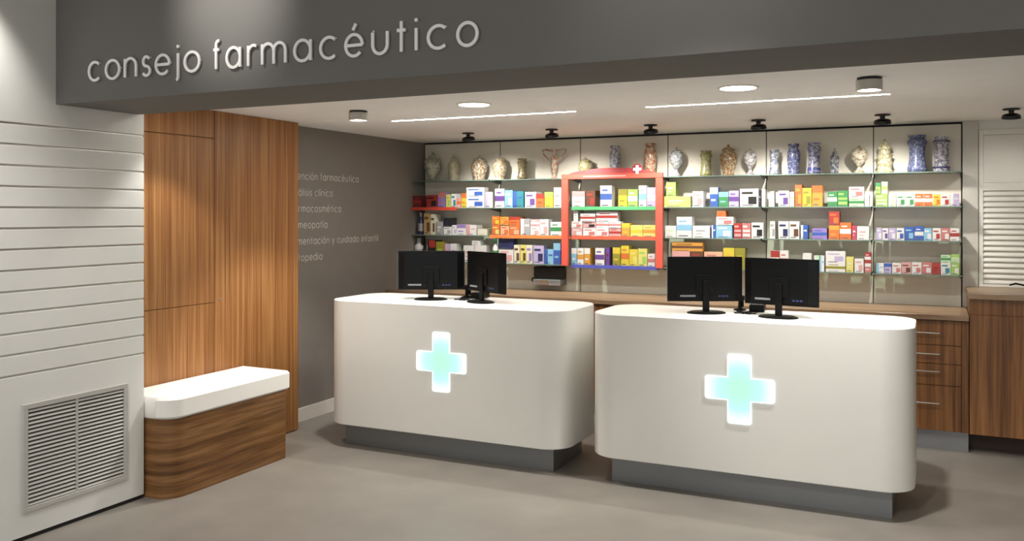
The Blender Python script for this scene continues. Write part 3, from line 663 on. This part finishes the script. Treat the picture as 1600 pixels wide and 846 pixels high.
# level, photo columns x0-x1, photo rows of top and base (0 = on the shelf), carton colour, print colour, style
#  style: b band, t top band, s spot, v vertical side panel, g grid, p plain with small print, o bottle
ROWS = {
'A': [(645,658,306,0,'darkred','red','b'),(666,683,305,0,'red','black','s'),(684,696,301,0,'violet','rose','t'),(697,704,304,0,'lemon','lime','s'),(705,713,303,0,'white','teal','s'),(713.5,720,309,0,'pink','orange','b'),(720.5,728,302,0,'yellow','orange','t'),
      (729,757,308,0,'white','blue','s'),(729,757,293,308,'white','blue','s'),(758,770,300,0,'white','lilac','v'),(773,788,295,0,'white','purple','b'),(788.5,801,297.5,0,'skyblue','white','s'),(801.5,818,299,0,'teal','blue','v'),(820,837,300,0,'white','purple','s'),(838,850,303,0,'orange','red','t'),(850.5,864,300,0,'yellow','lime','t'),(865.5,877,293,0,'white','grey','p'),
      (894,914,299,0,'white','pink','t'),(915,930,298,0,'brown','red','s'),(938,956,290,0,'white','blue','b'),(966,980,296,0,'yellow','olive','t'),(980.5,996,296,0,'lime','white','b'),(998,1010,290,0,'white','skyblue','b'),(1010.5,1024,293,0,'lilac','white','b'),
      (1037,1079,307,0,'lemon','white','p'),(1041,1056,285,307,'lime','white','p'),(1082,1099,299,0,'white','pink','s'),(1109,1122,293,0,'blue','white','t'),(1122.5,1138,300,0,'green','skyblue','t'),(1138.5,1154,298,0,'lilac','purple','b'),(1156,1185,295,0,'white','black','s'),(1185.4,1189,297,0,'black','grey','p'),(1190,1196,296,0,'white','grey','p'),
      (1204,1210,299,0,'white','lilac','p'),(1216,1233,298,0,'white','purple','s'),(1233.5,1241,300,0,'cream','lemon','p'),(1242,1253,289,0,'orange','amber','s'),(1253.5,1268,294,0,'yellow','olive','s'),(1268.5,1285,290,0,'amber','orange','t'),(1293,1308,300,0,'green','white','b'),(1308.5,1325,298,0,'green','lime','g'),(1326.5,1350,309,0,'mint','green','b'),(1326.5,1350,292,309,'white','rose','s'),(1350.5,1358,305,0,'white','grey','p'),
      (1368,1387,303,0,'lime','mint','g'),(1368,1376,286,303,'lime','green','t'),(1377,1387,284,303,'mint','lime','b'),(1388,1400,304,0,'mint','white','v'),(1401,1415,304,0,'white','green','s'),(1415.5,1429,304,0,'white','green','s'),(1430,1443,303,0,'orange','white','b'),(1443.5,1457,303,0,'orange','white','b'),(1458,1470,304,0,'yellow','orange','s'),(1470.5,1484,304,0,'white','red','s'),(1484.5,1499,303,0,'lilac','white','v')],
'B': [(651,659,332,0,'navy','grey','o'),(662,672,333,0,'tan','brown','s'),(673,680,335,0,'cream','brown','s'),(682,692,347,0,'grey','white','p'),(693,705,354,0,'white','grey','s'),(693,705,341,354,'black','navy','p'),(706,713,352,0,'white','lilac','s'),(714,728,351,0,'white','violet','t'),(728.5,744,352,0,'white','pink','v'),(746,761,358,0,'cream','white','p'),
      (769,781,352,0,'orange','lemon','s'),(769,781,338,352,'orange','yellow','s'),(781.5,795,352,0,'peach','orange','s'),(781.5,795,339,352,'amber','orange','s'),(795.5,812,353,0,'orange','peach','s'),(795.5,812,339,353,'orange','red','t'),(813,828,342,0,'grey','white','v'),(829,843,354,0,'white','pink','s'),(829,843,343,354,'pink','white','b'),(843.5,857,343,0,'white','pink','s'),(860,877,347,0,'white','green','b'),
      (893,910,356.5,0,'pink','white','s'),(910.5,931,356.5,0,'white','rose','s'),(931.5,951,356.5,0,'white','rose','s'),(951.5,970,356.5,0,'pink','red','b'),(893,910,346.5,356.5,'white','rose','s'),(910.5,931,346.5,356.5,'pink','black','s'),(931.5,951,346.5,356.5,'white','rose','b'),(951.5,970,346.5,356.5,'white','rose','b'),(907,930,334,346.5,'white','red','b'),(931.5,965,331,346.5,'white','red','b'),(896,903,329,346.5,'white','grey','p'),
      (971,984,349,0,'amber','yellow','t'),(985,1004,352,0,'lemon','yellow','b'),(1004.5,1024,352,0,'lemon','amber','b'),
      (1039,1056.5,353,0,'white','mint','p'),(1057,1081,339,0,'white','skyblue','b'),(1082,1109,353,0,'white','grey','p'),(1112,1118,352,0,'blue','white','v'),(1118.5,1144,352,0,'skyblue','white','s'),(1119,1146,339,352,'white','rose','s'),(1120,1134,330,339,'orange','red','p'),(1146.5,1159,349,0,'red','pink','g'),(1159.5,1173,349,0,'rose','white','g'),(1174,1193,348,0,'white','black','s'),
      (1203,1211,346,0,'white','grey','s'),(1216,1232.5,346,0,'white','navy','s'),(1233,1249,346,0,'white','brown','s'),(1251,1262,352,0,'blue','white','v'),(1269,1292,357,0,'violet','blue','b'),(1295,1311.5,352,0,'orange','amber','t'),(1295,1311.5,331,352,'red','orange','s'),(1312,1330,348,0,'orange','white','b'),(1331,1338.5,353,0,'crimson','white','p'),(1339,1358,354,0,'white','pink','p'),
      (1369,1378,356,0,'lilac','white','s'),(1378.5,1388,357,0,'white','purple','s'),(1388.5,1400,357,0,'lilac','white','s'),(1400.5,1413,357,0,'white','blue','s'),(1413.5,1428.5,355,0,'blue','skyblue','s'),(1429,1443,354,0,'blue','white','b'),(1443.5,1456,357,0,'skyblue','white','s'),(1457,1470,357,0,'white','red','s'),(1470.5,1484,357,0,'rose','white','s'),(1484.5,1499,357,0,'white','red','b')],
'C': [(644,657,372,0,'white','grey','o'),(659,669,374,0,'black','brown','o'),(670,680,376,0,'black','red','t'),(681,694,378,0,'olive','lime','p'),(695,703,381,0,'lilac','pink','v'),(703.5,713,381,0,'white','grey','p'),(724,741,384,0,'white','pink','p'),(741.5,760,384,0,'white','rose','p'),(737,750,376,384,'white','grey','p'),
      (768,777,373,0,'white','green','o'),(779,802,389,0,'white','pink','s'),(779,802,374,389,'navy','black','p'),(803,812,383,0,'cream','brown','s'),(812.5,822,383,0,'lemon','brown','s'),(822.5,832,383,0,'cream','violet','s'),(833,849.5,384,0,'lilac','navy','s'),(851,864.5,390,0,'skyblue','blue','v'),(865,876,380,0,'blue','skyblue','t'),
      (893,901.5,388,0,'skyblue','white','t'),(902,912,388,0,'white','amber','b'),(912.5,922,388,0,'amber','white','t'),(930,944,388,0,'white','purple','b'),(946,952,387,0,'purple','darkred','p'),(957,969,387,0,'olive','yellow','t'),(970,982.5,384,0,'yellow','orange','b'),(983,996.5,390,0,'yellow','lemon','s'),(997,1011,389,0,'lemon','lime','s'),(1012,1023,397,0,'white','rose','b'),
      (1050,1078,393,0,'pink','white','p'),(1050,1098,379,393,'amber','brown','b'),(1079,1099,393,0,'brown','red','b'),(1100,1129,394,0,'peach','rose','b'),(1130,1147.5,388,0,'yellow','amber','p'),(1148,1164,388,0,'olive','yellow','p'),
      (1204,1218,392,0,'white','red','t'),(1218.5,1232,392,0,'white','rose','b'),(1254,1267.5,396,0,'white','cream','p'),(1272,1280,400,0,'mint','white','v'),(1280.5,1288,400,0,'white','skyblue','v'),(1290,1321,411,0,'white','olive','b'),(1290,1321,393,411,'white','lilac','s'),(1322,1333.5,402,0,'lemon','cream','p'),(1335,1349.5,405,0,'white','pink','s'),(1351,1361,412,0,'rose','white','t'),(1351,1361,395,412,'red','white','b'),
      (1369,1381,412,0,'white','skyblue','v'),(1381.5,1393,412,0,'lilac','blue','t'),(1394,1408,412,0,'white','rose','s'),(1408.5,1424,411,0,'pink','brown','s'),(1424.5,1440,411,0,'white','rose','s'),(1440.5,1456,411,0,'rose','white','s'),(1456.5,1469,412,0,'red','darkred','p'),(1470,1485.5,411,0,'white','teal','s'),(1470,1485.5,399,411,'mint','green','b'),(1486,1499,411,0,'lime','white','s'),(1486,1499,398,411,'mint','lime','t')],
}
LV2 = {'A': 'upper', 'B': 'middle', 'C': 'lower'}
YP = 7.275
def carton_mat(c):
    k = .80; h_ = CN[c]; col = tuple(int(h_[i:i + 2], 16) / 255 * k for i in (0, 2, 4))
    return mat('carton_' + c, col, .45)
M_INK = mat('carton_ink', '4a4a55', .5)
count = {}
layout = []
for lv, rows in ROWS.items():
    tops = []
    for it in rows:
        x0, x1, yt, yb, c1, c2, st = it
        X0, X1 = px_x(x0, YP) + .0006, px_x(x1, YP) - .0006; cxp = (x0 + x1) / 2; k = px_len(cxp, YP)
        zs = SZ[lv] + .0003
        zt = 1.65 - (yt - 334) * k
        if yb:
            under = [T for T in tops if T[0] < X1 and T[1] > X0]
            z0 = max(T[2] for T in under) + .0004
        else: z0 = zs
        z1 = max(zt, z0 + .02); tops.append((X0, X1, z1))
        bay = max(i for i in range(6) if (X0 + X1) / 2 >= JX[i]) if X0 > JX[0] else 0
        layout.append((lv, bay, bool(yb), X0, X1, z0, z1, c1, c2, st))
random.seed(11)
for lv, bay, up, X0, X1, z0, z1, c1, c2, st in sorted(layout, key=lambda q: (q[0], q[1], q[2], q[3])):
    key = (lv, bay, up); n = count.get(key, 0); count[key] = n + 1
    a, b = WORD.get(c1, c1), WORD.get(c2, c2)
    noun = 'bottle' if st == 'o' else 'box'
    where = '%s shelf, %s' % (LV2[lv], BAY[bay])
    W, H = X1 - X0, z1 - z0; D = min(.15, max(.05, random.uniform(.07, .13))); X = (X0 + X1) / 2
    yo = YP + random.uniform(-.004, .006)
    if up: label = '%s and %s stacked %s, %s from left, %s' % (a, b, noun, ORD[n], where)
    else: label = '%s and %s %s, %s from left, %s' % (a, b, noun, ORD[n], where)
    group = 'products on the %s shelf' % LV2[lv]
    m1, m2 = carton_mat(c1), carton_mat(c2)
    if st == 'o':
        t = tag(empty('bottle', (X, yo + W / 2, z0)), label, 'bottle', group)
        MB().lathe([(W * .46, 0), (W * .5, .004), (W * .5, H * .62), (W * .22, H * .76), (W * .2, H * .8)], 18).build('body', m1, t, True)
        MB().lathe([(W * .25, H * .8003), (W * .25, H * .98), (W * .2, H)], 14).build('cap', m2, t, True)
        MB().lathe([(W * .506, H * .15), (W * .506, H * .5)], 18).build('label_band', m2, t, True)
        continue
    t = tag(empty('medicine_box', (X, yo, z0)), label, 'box', group)
    h = W / 2
    MB().box(-h, h, 0, D, 0, H).build('carton', m1, t)
    e = .0006
    def pr(x0_, x1_, za, zb, m=m2, nm='print_panel'): return MB().box(x0_, x1_, -e, -.00005, za, zb).build(nm, m, t)
    if W > .05: pr(-h * .75, h * (.1 + .5 * random.random()), H * .06, H * .11, M_INK, 'small_print')
    if st == 'b': pr(-h, h, H * .34, H * .62); pr(-h * .7, h * .3, H * .74, H * .82, m2, 'title_print')
    elif st == 't': pr(-h, h, H * .66, H); pr(-h * .7, h * .4, H * .3, H * .4, m2, 'title_print')
    elif st == 's': pr(-h * .1, h * .8, H * .14, H * .56); pr(-h * .8, h * .4, H * .7, H * .82, m2, 'title_print')
    elif st == 'v': pr(-h, -h * .3, 0, H); pr(-h * .1, h * .8, H * .55, H * .66, m2, 'title_print')
    elif st == 'g': pr(-h * .85, h * .85, H * .12, H * .3); pr(-h * .85, h * .85, H * .42, H * .56); pr(-h * .85, h * .2, H * .72, H * .84, m2, 'title_print')
    else: pr(-h * .6, h * .45, H * .52, H * .64, m2, 'title_print'); pr(-h * .6, h * .1, H * .3, H * .36, m2, 'title_print')

# ------------------------------------------------------------------ black dispenser on the back wall
t = tag(empty('wall_dispenser', (-3.17, YB - .0182, 1.0)), 'black wall-mounted dispenser with silver tray under the glass shelves', 'dispenser')
bevel(MB().box(-.135, .135, -.13, -.0003, .055, .165).build('housing', M_BLACKM, t), .006, 2)
bevel(MB().box(-.135, .135, -.15, -.0003, .0, .0545).build('tray', M_STEEL, t), .005, 2)
MB().box(-.09, .02, -.1525, -.1502, .010, .048).build('plate', M_ALU, t)
kn = MB().lathe([(.02, 0), (.02, .025), (.014, .03)], 16).build('knob', M_BLACKM, t, True); kn.rotation_euler = (0, -PI / 2, 0); kn.location = (-.1352, -.1, .045)
